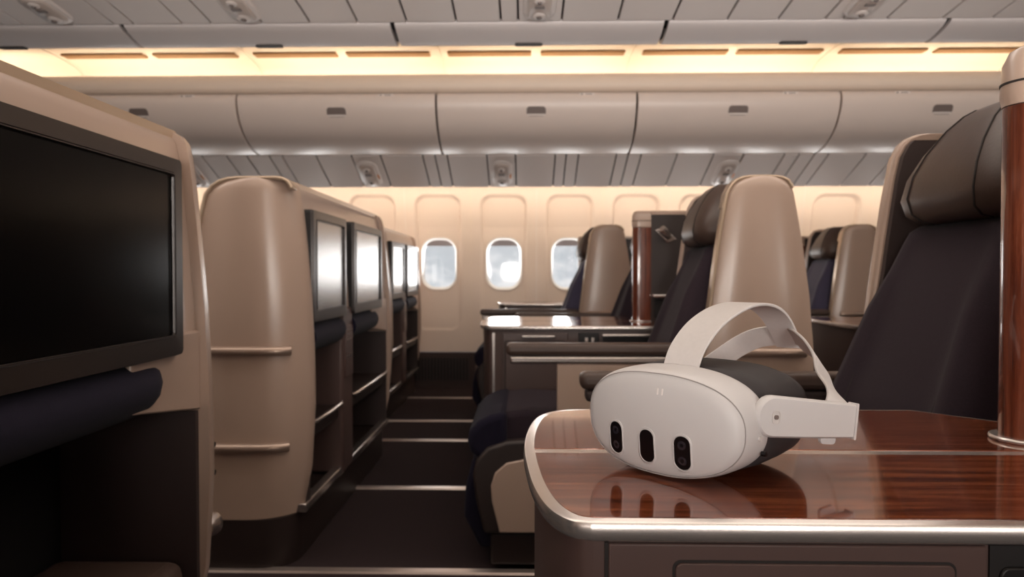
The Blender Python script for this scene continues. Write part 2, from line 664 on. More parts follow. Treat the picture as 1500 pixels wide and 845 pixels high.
def service_unit(loc, yaw_len, w, slope, label, group, amber=True):
    """passenger service unit: a rounded housing with two round nozzles lying on a sloped panel"""
    root = thing('passenger_service_unit', loc, label, 'service unit', group)
    x, y, z = loc
    c, s_ = math.cos(slope), math.sin(slope)

    def P(u, v, d):      # u across, v along the slope, d downwards from the panel
        return (x + u, y + v * c - d * s_ * 0, z + v * s_ - d)
    h = yaw_len / 2
    out = rrect(0, 0, w, yaw_len, w * 0.48, 8)
    loops = [[P(a * k, b * (1 - (1 - k) * 0.5), d) for a, b in out] for k, d in ((1.0, -0.001), (1.0, 0.004), (0.94, 0.010))]
    MB().loft(loops).build('surround', M['psu'], root, angle=60)
    inn = rrect(0, 0, w * 0.72, yaw_len * 0.84, w * 0.3, 8)
    loops = [[P(a * k, b * (1 - (1 - k) * 0.5), d) for a, b in inn] for k, d in ((1.0, 0.008), (1.0, 0.016), (0.9, 0.022))]
    MB().loft(loops).build('housing', M['psu_b'], root, angle=60)

    def disc(v, r, d0, d1, name, m):
        cs = [(math.cos(2 * PI * k / 20), math.sin(2 * PI * k / 20)) for k in range(20)]
        MB().loft([[P(r * a, v + r * b, d0) for a, b in cs], [P(r * a, v + r * b, d1) for a, b in cs], [P(r * 0.7 * a, v + r * 0.7 * b, d1 + 0.004) for a, b in cs]]).build(name, m, root)
    disc(h * 0.45, w * 0.20, 0.016, 0.025, 'reading_light', M['psu'])
    disc(h * 0.45, w * 0.09, 0.027, 0.031, 'lamp_lens', M['latch'])
    disc(-h * 0.55, w * 0.16, 0.016, 0.025, 'air_nozzle', M['psu'])
    disc(-h * 0.55, w * 0.07, 0.027, 0.031, 'nozzle_hole', M['latch'])
    a = [P(u, v, 0.0225) for u, v in ((-w * 0.15, -h * 0.24), (w * 0.15, -h * 0.24), (w * 0.15, -h * 0.08), (-w * 0.15, -h * 0.08))]
    b = [P(u, v, 0.026) for u, v in ((-w * 0.15, -h * 0.24), (w * 0.15, -h * 0.24), (w * 0.15, -h * 0.08), (-w * 0.15, -h * 0.08))]
    MB().loft([a, b]).build('call_button', M['latch'], root)
    if amber:
        a = [P(u, v, 0.009) for u, v in ((w * 0.37, -h * 0.05), (w * 0.46, -h * 0.05), (w * 0.46, h * 0.28), (w * 0.37, h * 0.28))]
        b = [P(u, v, 0.012) for u, v in ((w * 0.37, -h * 0.05), (w * 0.46, -h * 0.05), (w * 0.46, h * 0.28), (w * 0.37, h * 0.28))]
        MB().loft([a, b]).build('indicator', M['amber'], root)
    return root


slope = math.atan2(SZ1 - SZ0, SY1 - SY0)
yu = 4.565
zu = SZ0 + (SZ1 - SZ0) * (yu - SY0) / (SY1 - SY0)
for px, lab in ((279, 'grey reading light unit above the left row, half hidden by the large dark monitor'),
                (541, 'grey reading light unit left of the middle, above the windows'),
                (735, 'grey reading light unit in the strip directly above the middle window'),
                (1059, 'grey reading light unit above the beige seat shell behind the headset'),
                (1312, 'grey reading light unit at the right, mostly hidden behind the nearest seat')):
    service_unit((px_x(px, yu), yu, zu), 0.315, 0.142, slope, lab, 'reading light units above the windows')

# ------------------------------------------------------------------ far overhead bins
BX = [-2.92 - 1.19 * 2 + 0.001, -2.92 - 1.19, -2.92, -1.728, -0.533, 0.658, 1.850, 3.04, 4.23, 5.42]
door_prof = [(4.045, 1.998), (4.025, 1.985), (4.018, 1.955), (4.025, 1.91), (4.05, 1.855), (4.09, 1.80), (4.15, 1.752), (4.23, 1.716), (4.31, 1.696), (4.37, 1.690), (4.375, 1.70)]
inner = [(4.40, 1.72), (4.24, 1.745), (4.12, 1.82), (4.06, 1.93), (4.06, 1.995)]
bin_poly = catmull(door_prof, 3)
bin_poly = [(p.x, p.y) for p in bin_poly] + inner
labels = {2: 'overhead bin at the far left, partly hidden by the large dark monitor shell',
          3: 'second overhead bin from the left, above the left seat row',
          4: 'middle overhead bin, directly above the three bright windows',
          5: 'fourth overhead bin from the left, above the beige seat behind the headset',
          6: 'overhead bin at the far right, partly hidden by the wooden post and nearest seat'}
for k in range(2, 7):
    xa, xb = BX[k] + 0.006, BX[k + 1] - 0.006
    xc = (xa + xb) / 2
    root = thing('overhead_bin', (xc, 4.3, 1.70), labels[k], 'overhead bin', 'overhead bins along the far windows')
    MB().prism(bin_poly, 'x', xa, xb).build('door', M['bin'], root, bevel=0.004, angle=50)
    MB().prism([(4.08, 1.995), (4.07, 1.94), (4.13, 1.83), (4.25, 1.76), (4.41, 1.73), (5.2, 1.72), (5.2, 2.0)], 'x', xa - 0.004, xb + 0.004).build('bin_body', M['black'], root)
    mb = MB()
    lp = rrect(xc, 1.885, 0.114, 0.052, 0.018, 5)
    lp = [(x, z if z < 1.885 else z) for x, z in lp]
    mb.loft([[(x, interp([(1.80, 4.09), (1.855, 4.05), (1.91, 4.025)], z) + 0.004, z) for x, z in lp],
             [(x, interp([(1.80, 4.09), (1.855, 4.05), (1.91, 4.025)], z) - 0.003, z) for x, z in lp]])
    mb.build('latch', M['latch'], root)
    hb = MB()
    lp2 = rrect(xc, 1.866, 0.108, 0.010, 0.004, 4)
    hb.loft([[(x, interp([(1.80, 4.09), (1.855, 4.05), (1.91, 4.025)], z) - 0.001, z) for x, z in lp2],
             [(x, interp([(1.80, 4.09), (1.855, 4.05), (1.91, 4.025)], z) - 0.0055, z) for x, z in lp2]]).build('latch_flap', M['psu'], root)
    px = xc + 0.30 if k != 6 else xc - 0.24
    pl = MB().box(px - 0.045, px + 0.045, 4.0215, 4.027, 1.975, 1.989).build('placard', M['psu'], root)
    mb = MB()
    mb.box(px - 0.036, px - 0.026, 4.0205, 4.022, 1.978, 1.986)
    for i in range(3):
        mb.box(px - 0.008 + i * 0.013, px + 0.001 + i * 0.013, 4.0205, 4.022, 1.979, 1.985)
    mb.build('print', M['latch'], pl)

# ledge over the bins, lit ceiling cove behind it
struct(MB().prism([(4.035, 2.012), (4.02, 2.03), (4.022, 2.07), (4.04, 2.105), (4.062, 2.115), (4.08, 2.10), (4.08, 2.002)], 'x', X0, X1), 'trim_9', M['ledge'], angle=60)
struct(MB().box(X0, X1, 4.08, 4.50, 2.003, 2.03), 'trim_10', M['ledge'])
cove_pts = catmull([(3.24, 2.305), (3.55, 2.295), (3.85, 2.285), (4.05, 2.28), (4.25, 2.272), (4.38, 2.25), (4.45, 2.19), (4.475, 2.10), (4.48, 2.035)], 6)
cove = bpy.data.objects.new('ceiling_cove', None)
COL.objects.link(cove)
cove['kind'] = 'structure'
CX = BX
for k in range(len(CX) - 1):
    mb = MB()
    xa, xb = CX[k] + 0.004, CX[k + 1] - 0.004
    mb.loft([[(xa, p.x, p.y), (xb, p.x, p.y), (xb, p.x + 0.012, p.y + 0.014), (xa, p.x + 0.012, p.y + 0.014)] for p in cove_pts])
    mb.build('cove_panel', M['cove'], cove, angle=60)
    # rib that closes each panel
    mb = MB()
    mb.loft([[(xa - 0.012, p.x + 0.006, p.y + 0.006), (xa - 0.012, p.x - 0.004, p.y - 0.010), (xa + 0.004, p.x - 0.004, p.y - 0.010), (xa + 0.004, p.x + 0.006, p.y + 0.006)] for p in cove_pts])
    mb.build('cove_rib', M['cove'], cove, angle=60)
ord_ = ['first', 'second', 'third', 'fourth', 'fifth', 'sixth', 'seventh', 'eighth', 'ninth', 'tenth']
gi = 0
for k in range(2, 7):
    xa, xb = CX[k], CX[k + 1]
    for side in (0, 1):
        gx0 = xa + 0.055 if side == 0 else (xa + xb) / 2 + 0.03
        gx1 = (xa + xb) / 2 - 0.03 if side == 0 else xb - 0.055
        g = MB().box(gx0, gx1, 4.13, 4.20, 2.262, 2.275).build('air_grille', M['grille'], bevel=0.004)
        tag(g, 'slim tan air slot in the glowing ceiling cove, %s of ten from the left' % ord_[gi], 'air slot', 'air slots along the lit cove')
        gi += 1
for k in range(1, 8):
    xa, xb = CX[k], CX[k + 1]
    s_ = MB().box(xa + 0.06, xb - 0.06, 4.10, 4.125, 2.031, 2.05).build('cove_light_strip', M['white'])
    s_['kind'] = 'structure'
    lamp('cove_lamp', ((xa + xb) / 2, 4.135, 2.062), (0, 0.75, 0.65), xb - xa - 0.14, 0.03, 2.6, WARM)

# window-side cove strip behind the service panel
struct(MB().box(X0, X1, 5.06, 5.09, 1.60, 1.66), 'trim_11', M['white'])
for k in range(-4, 6):
    lamp('sidewall_lamp', (0.1 + k * 1.0, 5.12, 1.606), (0, 0.75, -0.65), 0.98, 0.04, 3.6, WARM)

# ------------------------------------------------------------------ centre bins over the middle seats, seen from below
cs_seams = [-300, -230, -140, -70, 0, 30, 90, 165, 195, 267, 310, 385, 455, 525, 597, 669, 734, 759, 822, 903, 982, 1060, 1133, 1200, 1225, 1288, 1367, 1437, 1510, 1590, 1660, 1740, 1800]
strip_panels([px_x(p, 2.94) for p in cs_seams], (2.10, 2.105), (2.94, 2.008), 0.008, 'trim_12', 'psu')
sl2 = math.atan2(2.008 - 2.105, 2.94 - 2.10)
for px, lab in ((62, 'large reading light unit at the upper left corner of the ceiling'),
                (349, 'large reading light unit at the top edge, second from the left'),
                (790, 'large reading light unit at the top edge, in the middle of the ceiling'),
                (1262, 'large reading light unit at the top edge, rightmost on the ceiling')):
    Y = 2.795
    service_unit((px_x(px, Y), Y, 2.008 + (2.105 - 2.008) * (2.94 - Y) / 0.84), 0.24, 0.135, sl2, lab, 'reading light units on the ceiling', amber=False)
CB = [px_x(p, 2.95) for p in (-627, -226, 175, 575, 974, 1378, 1778)]
cb_prof = catmull([(2.950, 2.020), (2.955, 2.004), (2.99, 1.987), (3.05, 1.972), (3.10, 1.966), (3.15, 1.978), (3.19, 2.02), (3.21, 2.10), (3.215, 2.28)], 4)
clabels = {1: 'grey centre bin lip at the upper left, leftmost of its row', 2: 'grey centre bin lip second from the left, above the left seat row',
           3: 'grey centre bin lip in the middle of the upper ceiling', 4: 'grey centre bin lip second from the right, above the headset', 5: 'grey centre bin lip at the upper right corner'}
for k in range(0, 6):
    xa, xb = CB[k] + 0.010, CB[k + 1] - 0.010
    if k == 0:
        lab = 'grey centre bin lip at the extreme upper left edge'
    else:
        lab = clabels[k]
    if xb < -2.2 or xa > 2.4:
        continue
    root = thing('centre_bin', ((xa + xb) / 2, 3.08, 1.966), lab, 'overhead bin', 'centre bins over the middle seats')
    mb = MB()
    mb.loft([[(xa, p.x, p.y), (xb, p.x, p.y), (xb, p.x - 0.004, p.y + 0.02), (xa, p.x - 0.004, p.y + 0.02)] for p in cb_prof])
    mb.build('door', M['bin_c'], root, bevel=0.003, angle=60)
    MB().box(xa - 0.005, xb + 0.005, 2.97, 3.15, 2.05, 2.27).build('bin_body', M['black'], root)
    xm = (xa + xb) / 2
    MB().prism(rrect(xm, 3.105, 0.125, 0.03, 0.012), 'z', 1.9615, 1.975).build('latch', M['black'], root)
struct(MB().box(X0, X1, 2.08, 3.2, 2.29, 2.32), 'trim_13', M['cove'])
struct(MB().box(X0, X1, 2.02, 2.08, 2.10, 2.6), 'trim_14', M['bin_c'])

# ================================================================== SEAT SHELL PROFILE (x relative to the back plane)
FRONT = [(0.0, -0.40), (0.157, -0.395), (0.45, -0.36), (0.68, -0.327), (1.0, -0.285), (1.12, -0.268), (1.165, -0.258), (1.19, -0.245), (1.205, -0.23), (1.213, -0.21), (1.216, -0.19)]
BACK = [(0.0, -0.045), (0.157, -0.030), (0.30, 0.0), (0.5, 0.012), (0.68, 0.010), (0.85, -0.004), (1.0, -0.025), (1.12, -0.046), (1.165, -0.055), (1.19, -0.063), (1.205, -0.074), (1.213, -0.092), (1.216, -0.11)]
FRONT_L = [(0.0, -0.40), (0.157, -0.395), (0.45, -0.365), (0.68, -0.347), (1.0, -0.330), (1.12, -0.316), (1.165, -0.300), (1.19, -0.280), (1.205, -0.258), (1.213, -0.232), (1.216, -0.20)]
BACK_L = [(0.0, -0.045), (0.157, -0.030), (0.30, 0.0), (0.5, 0.012), (0.68, 0.010), (0.85, 0.002), (1.0, -0.010), (1.12, -0.022), (1.165, -0.028), (1.19, -0.034), (1.205, -0.044), (1.213, -0.060), (1.216, -0.08)]
ZROWS = [0.157, 0.2, 0.3, 0.4, 0.5, 0.6, 0.68, 0.76, 0.85, 0.93, 1.0, 1.06, 1.12, 1.15, 1.165, 1.18, 1.19, 1.198, 1.205, 1.21, 1.213, 1.216]


def side_panel_mb(bx, y, s, bulge=0.024, th=0.055, zrows=ZROWS, nt_=20, grow=0.0, FRONT=FRONT, BACK=BACK, rb=None):
    """s=+1: outer face towards -Y at y; s=-1: outer face towards +Y"""
    mb = MB()
    loops = []
    ztop = zrows[-1]
    for z in zrows:
        f, b = interp(FRONT, z) - grow, interp(BACK, z) + grow
        lp = []
        for j in range(nt_ + 1):
            t = -1 + 2 * j / nt_
            tt = math.copysign(abs(t) ** 0.75, t)
            x = (f + b) / 2 + (b - f) / 2 * tt
            yo = (rb if (rb and tt > 0) else bulge) * abs(tt) ** (3.0 if rb else 3.6) + 0.010 * max(0, (z - 1.18) / 0.036) ** 2
            lp.append((bx + x, y + s * yo, z))
        for j in range(nt_ + 1):
            t = 1 - 2 * j / nt_
            lp.append((bx + (f + b) / 2 + (b - f) / 2 * t, y + s * th, z))
        loops.append(lp)
    mb.loft(loops)
    return mb


def cap_mb(bx, y0, y1, z_front, z_back, g1=0.004, g0=0.016, FRONT=FRONT, BACK=BACK, rb=None, bulge=0.024, only=None, over=0.003):
    """thin cap that follows the outline of an end panel over its top, ends shaped like the panels"""
    zs = [z_front + (1.165 - z_front) * i / 6 for i in range(6)] if z_front < 1.16 else []
    zs += [z for z in ZROWS if z >= 1.165 and z >= z_front]
    zb = [z for z in reversed(ZROWS) if z >= z_back]
    path = [(Vector((interp(FRONT, z), z)), -1.0) for z in zs]
    xf, xb = interp(FRONT, 1.216), interp(BACK, 1.216)
    for t in (0.03, 0.08, 0.15, 0.25, 0.4, 0.55, 0.7, 0.8, 0.87, 0.92, 0.96, 0.985):
        path.append((Vector((xf + (xb - xf) * t, 1.216)), -1 + 2 * t))
    path += [(Vector((interp(BACK, z), z)), 1.0) for z in zb]
    n = len(path)
    loops = []
    for i, (p, t) in enumerate(path):
        tg = (path[min(i + 1, n - 1)][0] - path[max(i - 1, 0)][0]).normalized()
        nn = Vector((-tg.y, tg.x))
        e = abs(t) ** 3.0 if rb else abs(t) ** 3.6
        top = 0.010 * max(0, (p.y - 1.18) / 0.036) ** 2
        yo = (rb if (rb and t > 0) else bulge) * e - over + top
        ya, yb = y0 + yo, y1 - yo
        if only is not None:
            yb = ya + only
        o_, i_ = p + nn * g1, p - nn * g0
        loops.append([(bx + o_.x, ya + 0.004, o_.y), (bx + o_.x, yb - 0.004, o_.y), (bx + i_.x, yb, i_.y), (bx + i_.x, ya, i_.y)])
    return MB().loft(loops)


def cap_poly(z_front=0.95, z_back=1.19, g0=0.0, g1=0.004, FRONT=FRONT, BACK=BACK):
    zs = [z_front + (1.165 - z_front) * i / 6 for i in range(6)] + [z for z in ZROWS if z >= 1.165]
    zb = [z for z in reversed(ZROWS) if z >= z_back]
    path = [Vector((interp(FRONT, z), z)) for z in zs] + [Vector((interp(BACK, z), z)) for z in zb]
    n = len(path)
    outp, inp = [], []
    for i, p in enumerate(path):
        t = (path[min(i + 1, n - 1)] - path[max(i - 1, 0)]).normalized()
        nn = Vector((-t.y, t.x))
        outp.append(p + nn * g1)
        inp.append(p - nn * (0.006 - g0))
    return [(p.x, p.y) for p in outp] + [(p.x, p.y) for p in reversed(inp)]


def rail(bx, y, z, s, name, parent, t0=-0.97, t1=0.72, FRONT=FRONT, BACK=BACK, rb=None):
    f, b = interp(FRONT, z), interp(BACK, z)
    path = []
    for j in range(15):
        t = t0 + (t1 - t0) * j / 14
        path.append((bx + (f + b) / 2 + (b - f) / 2 * t, y + s * ((rb if (rb and t > 0) else 0.024) * abs(t) ** 3.3 - 0.005), z))
    mb = MB()
    mb.tube(path, [0.010] + [0.014] * 13 + [0.010], n=12, ry=0.015)
    return mb.build(name, M['rail'], parent)


# ================================================================== LEFT: backs of the seat pairs with monitors
def pair_shell(bx, y0, y1, mons, label, cushion='shelf', pad_z=(0.645, 0.776)):
    root = thing('seat_back_shell', (bx, (y0 + y1) / 2, 0), label, 'seat shell', 'seat back shells with monitors along the left aisle side')
    th = 0.105
    FRONT, BACK = FRONT_L, BACK_L
    kw = dict(FRONT=FRONT_L, BACK=BACK_L)
    for (y, s, nm) in ((y0, 1, 'side_panel'), (y1, -1, 'side_panel')):
        side_panel_mb(bx, y, s, th=th, rb=0.085, **kw).build(nm, M['shell'], root, angle=50)
    # back skin above the monitors and behind them
    zs = [0.775, 0.85, 0.95, 1.0, 1.06, 1.12, 1.15, 1.165, 1.18, 1.19, 1.2, 1.208, 1.213]
    mb = MB()
    mb.loft([[(bx + interp(BACK, z) - 0.02, y0 + 0.06, z), (bx + interp(BACK, z) - 0.02, y1 - 0.06, z),
              (bx + interp(FRONT, z) * 0.5 + interp(BACK, z) * 0.5 - 0.02, y1 - 0.06, z), (bx + interp(FRONT, z) * 0.5 + interp(BACK, z) * 0.5 - 0.02, y0 + 0.06, z)] for z in zs])
    mb.build('back_panel', M['shell'], root, angle=50)
    # cap along the whole row and down the front edge of the end panel
    cap_mb(bx, y0, y1, 1.165, 1.211, rb=0.085, **kw).build('top_cap', M['cap'], root, angle=50)
    MB().prism([(bx + x, z) for x, z in cap_poly(0.62, 1.17, 0.0, 0.005, **kw)], 'y', y0 + 0.010, y0 + 0.06).build('edge_trim', M['cap'], root, bevel=0.004, angle=50)
    # skirt
    def plan(g):
        f, b = interp(FRONT, 0.1) - g, interp(BACK, 0.1) + g
        return rrect(bx + (f + b) / 2, (y0 + y1) / 2, b - f, y1 - y0 - 0.004, 0.11, 8)
    MB().prism(plan(0.0), 'z', 0.0, 0.155).build('skirt', M['dark'], root, angle=50)
    sill = MB().box(bx - 0.045, bx - 0.010, y0 + 0.07, y1 - 0.07, 0.156, 0.185).build('sill', M['metal'], root, bevel=0.004)
    MB().prism([(mons[1][1] - 0.15, 0.672), (y1 - 0.09, 0.632), (y1 - 0.09, 0.80), (mons[1][1] - 0.15, 0.80)], 'x', bx - 0.030, bx - 0.008).build('corner_panel', M['shell'], root, bevel=0.004)
    # foot well: lining, centre column
    MB().box(bx - 0.34, bx - 0.30, y0 + th, y1 - th, 0.156, 0.80).build('footwell_back', M['black'], root)
    MB().box(bx - 0.30, bx - 0.012, y0 + th, y0 + th + 0.012, 0.16, 0.632).build('footwell_side', M['lining'], root)
    MB().box(bx - 0.30, bx - 0.012, y1 - th - 0.012, y1 - th, 0.16, 0.632).build('footwell_side', M['lining'], root)
    ym = (mons[0][1] + mons[1][0]) / 2
    MB().box(bx - 0.30, bx - 0.004, ym - 0.075, ym + 0.075, 0.16, 0.79).build('centre_column', M['mauve'], root, bevel=0.012)
    pk = MB().box(bx - 0.006, bx + 0.002, ym - 0.055, ym + 0.055, 0.52, 0.72).build('literature_pocket', M['mauve'], root, bevel=0.004)
    mb = MB()
    for i, z in enumerate((0.695, 0.68, 0.665, 0.61, 0.595)):
        mb.box(bx + 0.0015, bx + 0.003, ym - 0.04, ym + 0.04 - 0.02 * (i % 2), z, z + 0.004)
    mb.build('embossed_lines', M['metal'], pk)
    for i, (a, b) in enumerate(mons):
        z0, z1 = 0.760, 1.128 if cushion == 'shelf' else 1.140
        mb = MB()
        mb.prism(rrect((a + b) / 2, (z0 + z1) / 2, b - a, z1 - z0, 0.014, 4), 'x', bx - 0.05, bx - 0.001)
        mon = mb.build('monitor', M['bezel_side'], root, bevel=0.003)
        # bezel ring
        mb = MB()
        o_ = rrect((a + b) / 2, (z0 + z1) / 2, b - a, z1 - z0, 0.014, 4)
        i0 = rrect((a + b) / 2, (z0 + z1) / 2 + 0.004, b - a - 0.065, z1 - z0 - 0.075, 0.006, 4)
        mb.loft([[(bx - 0.002, y, z) for y, z in o_], [(bx + 0.008, y, z) for y, z in offset_poly(o_, 0.003)], [(bx + 0.009, y, z) for y, z in offset_poly(i0, -0.004)],
                 [(bx + 0.004, y, z) for y, z in i0], [(bx - 0.002, y, z) for y, z in i0]], cap=False)
        mb.build('bezel', M['bezel'], mon, angle=40)
        mb = MB()
        mb.prism(offset_poly(i0, -0.001), 'x', bx - 0.001, bx + 0.0035)
        mb.build('screen', M['screen'] if cushion != 'shelf' else M['screen_reflective'], mon)
        ring = MB()
        i1 = offset_poly(i0, -0.002)
        ring.loft([[(bx + 0.0085, y, z) for y, z in i1], [(bx + 0.0105, y, z) for y, z in i1], [(bx + 0.0105, y, z) for y, z in i0], [(bx + 0.0085, y, z) for y, z in i0]], cap=False)
        ring.build('screen_edge', M['bezel'], mon)
        # navy pad under the monitor
        pa, pb = a + 0.01, b - 0.10 if i == 1 else b - 0.03
        pp = []
        for k in range(13):
            t = PI * k / 12 - PI / 2
            pp.append((bx - 0.10 + 0.112 * math.cos(t), (pad_z[0] + pad_z[1]) / 2 + (pad_z[1] - pad_z[0]) / 2 * math.sin(t)))
        pp += [(bx - 0.28, pad_z[1]), (bx - 0.28, pad_z[0])]
        loops = []
        nS = 10
        for k in range(nS + 1):
            yy = pa + (pb - pa) * k / nS
            loops.append(yy)
        for k in range(1, 6):
            loops.append(pb + 0.05 * math.sin(PI / 2 * k / 5))
        mb = MB()
        lps = []
        zc = (pad_z[0] + pad_z[1]) / 2
        for yy in loops:
            sc = 1.0 if yy <= pb else math.sqrt(max(0.02, 1 - ((yy - pb) / 0.0505) ** 2))
            lps.append([(bx - 0.28 + (x - bx + 0.28) * (0.85 + 0.15 * sc), yy, pad_z[1] - (pad_z[1] - z) * (0.35 + 0.65 * sc)) for x, z in pp])
        mb.loft(lps)
        mb.build('footrest_pad', M['navy'], root, angle=50)
        # ottoman / shelf
        fa = y0 + th + 0.014 if i == 0 else ym + 0.078
        fb = ym - 0.078 if i == 0 else y1 - th - 0.014
        if cushion == 'shelf':
            MB().box(bx - 0.295, bx - 0.02, fa, fb, 0.37, 0.425).build('shelf', M['dark'], root, bevel=0.01)
            mb = MB()
            mb.tube([(bx - 0.012, fa + 0.004, 0.431), (bx - 0.004, fa + 0.03, 0.431), (bx - 0.001, (fa + fb) / 2, 0.431), (bx - 0.004, fb - 0.03, 0.431), (bx - 0.012, fb - 0.004, 0.431)], 0.009, n=10)
            mb.build('shelf_edge', M['metal'], root)
        else:
            MB().box(bx - 0.295, bx - 0.02, fa, fb - 0.02, 0.235, 0.335).build('ottoman', M['leather'], root, bevel=0.03, segs=4)
    for z in (0.68, 0.38):
        rail(bx, y0, z, 1, 'rail', root, rb=0.085, **kw)
    for z in (0.49, 0.55):
        MB().tube([(bx - 0.010, y1 - 0.066, z), (bx + 0.004, y1 - 0.066, z)], 0.006).build('screw_cap', M['metal'], root)
    return root


fg_shell = pair_shell(-0.675, 0.02, 1.505, [(0.20, 0.62), (0.74, 1.305)], 'nearest beige seat back shell at the left edge with a large black monitor', cushion='ottoman')
kb = MB()
kb.loft([[(-0.684 + r * math.cos(a), 1.40 + d, 0.371 + r * 1.3 * math.sin(a)) for a in [2 * PI * k / 16 for k in range(16)]] for r, d in ((0.012, 0.03), (0.018, 0.045), (0.019, 0.062), (0.012, 0.072))])
kb.build('knob', M['metal'], fg_shell)
pair_shell(-0.690, 2.06, 3.49, [(2.165, 2.565), (2.68, 3.20)], 'beige seat back shell with metal rails across the aisle, two monitors beside it')
pair_shell(-0.840, 4.10, 5.42, [(4.205, 4.64), (4.74, 5.24)], 'farthest beige seat back shell with two pale monitors, next to the left window')


# ================================================================== SEATS facing left
def make_seat(bx, y0, w, label, fabric='plum', fx0=-1.03, arms='near', low=0.0):
    root = thing('aircraft_seat', (bx - 0.3, y0 + w / 2, 0), label, 'seat', 'business seats facing left')
    y1 = y0 + w
    th = 0.045
    sp = side_panel_mb(bx, y0, 1, th=th).build('shell_side', M['shell'], root, angle=50)
    side_panel_mb(bx, y1, -1, th=th).build('shell_side', M['shell'], root, angle=50)
    zs = [0.157, 0.3, 0.5, 0.68, 0.85, 1.0, 1.12, 1.165, 1.19, 1.205, 1.212]
    mb = MB()
    mb.loft([[(bx + interp(BACK, z) - 0.006, y0 + 0.03, z), (bx + interp(BACK, z) - 0.006, y1 - 0.03, z),
              (bx + interp(BACK, z) - 0.05, y1 - 0.03, z), (bx + interp(BACK, z) - 0.05, y0 + 0.03, z)] for z in zs])
    mb.build('shell_back', M['shell'], root, angle=50)
    MB().prism([(bx + x, z) for x, z in cap_poly(0.60, 1.17)], 'y', y0 + 0.012, y0 + th + 0.006).build('edge_trim', M['cap'], root, bevel=0.004, angle=50)
    MB().prism([(bx + x, z) for x, z in cap_poly(0.60, 1.17)], 'y', y1 - th + 0.012, y1 - 0.010).build('edge_trim', M['shell'], root, bevel=0.005, angle=50)
    cap_mb(bx, y0, y1, 1.12, 1.18, only=th).build('top_cap', M['cap'], root, angle=50)
    rail(bx, y0, 0.68, 1, 'rail', root, t0=-0.7, t1=0.82)
    # inner lining of the far wing
    zz = [0.45, 0.68, 0.85, 1.0, 1.12, 1.165, 1.19, 1.2]
    for (ya, yb) in ((y1 - th - 0.014, y1 - th), (y0 + th, y0 + th + 0.012)):
        mb = MB()
        mb.loft([[(bx + interp(FRONT, z) + 0.004, ya, z), (bx + interp(BACK, z) - 0.055, ya, z), (bx + interp(BACK, z) - 0.055, yb, z), (bx + interp(FRONT, z) + 0.004, yb, z)] for z in zz])
        mb.build('shell_lining', M['lining'], root)
    ya, yb = y0 + th + 0.018, y1 - th - 0.018
    # backrest: tapering cushion, reclined, swelling towards the hips
    def bx_front(z):
        return interp([(0.42, -0.50), (0.55, -0.455), (0.65, -0.415), (0.8, -0.362), (0.95, -0.308), (1.01, -0.288)], z)
    mb = MB()
    loops = []
    for z in (0.43, 0.47, 0.55, 0.65, 0.75, 0.85, 0.93, 0.98, 1.0, 1.012):
        fx = bx_front(z)
        g = 0.0 if z < 0.98 else (0.02 if z > 1.005 else 0.006)
        ins = interp([(0.43, 0.0), (0.62, 0.0), (0.72, 0.016), (0.82, 0.038), (0.98, 0.050), (1.012, 0.066)], z)
        lp = []
        nS = 18
        for j in range(nS + 1):
            t = -1 + 2 * j / nS
            yy = (ya + yb) / 2 + (yb - ya - 2 * ins) / 2 * t
            bol = 0.022 * math.exp(-((abs(t) - 0.86) / 0.16) ** 2) * (1 if z < 0.9 else 0.3)
            edge = 0.05 * max(0, abs(t) - 0.82) ** 1.6 / (0.18 ** 1.6) * 0.6
            lp.append((bx + fx + g - bol + edge, yy, z))
        lp += [(bx - 0.11, yb - ins, z), (bx - 0.11, ya + ins, z)]
        loops.append(lp)
    mb.loft(loops)
    br = mb.build('backrest', M[fabric], root, angle=55)
    # stitched seams on the backrest
    for t in (-0.62, 0.62):
        mb = MB()
        path = []
        for z in (0.47, 0.55, 0.65, 0.75, 0.84):
            yy = (ya + yb) / 2 + (yb - ya) / 2 * t
            path.append((bx + bx_front(z) - 0.0035, yy, z))
        mb.tube(path, 0.0022, n=6)
        mb.build('stitched_seam', M['seam'], br)
    mb = MB()
    mb.tube([(bx + bx_front(0.60) - 0.001, ya + 0.09 + k * 0.06, 0.60 - 0.006 * k) for k in range(5)], 0.0022, n=6)
    mb.build('stitched_seam', M['seam'], br)
    # headrest, leather, with forward rounded lower edge and a seam
    hy0, hy1 = ya + 0.030, yb - 0.060
    mb = MB()
    loops = []
    prof = [(1.012, -0.285), (1.016, -0.305), (1.03, -0.322), (1.06, -0.328), (1.10, -0.320), (1.14, -0.302), (1.18, -0.275), (1.205, -0.250), (1.215, -0.232), (1.216, -0.22)]
    for z, fx in prof:
        lp = []
        nS = 14
        for j in range(nS + 1):
            t = -1 + 2 * j / nS
            narrowing = interp([(1.01, 0.03), (1.04, 0.004), (1.08, 0.0), (1.16, 0.04), (1.216, 0.085)], z)
            yy = (hy0 + hy1) / 2 + (hy1 - hy0 - 2 * narrowing) / 2 * t
            lp.append((bx + fx + 0.035 * abs(t) ** 4, yy, z))
        lp += [(bx - 0.13, lp[-1][1], z), (bx - 0.13, lp[0][1], z)]
        loops.append(lp)
    mb.loft(loops)
    hr = mb.build('headrest', M['leather'], root, angle=60)
    for t in (-0.55, 0.55):
        mb = MB()
        path = []
        for z, fx in prof:
            nr = interp([(1.01, 0.03), (1.04, 0.004), (1.08, 0.0), (1.16, 0.04), (1.216, 0.085)], z)
            path.append((bx + fx + 0.035 * abs(t) ** 4 - 0.0005, (hy0 + hy1) / 2 + (hy1 - hy0 - 2 * nr) / 2 * t, z))
        mb.tube(path, 0.002, n=6)
        mb.build('stitched_seam', M['seam'], hr)
    # seat cushion with a rolled front
    cx0 = bx + fx0
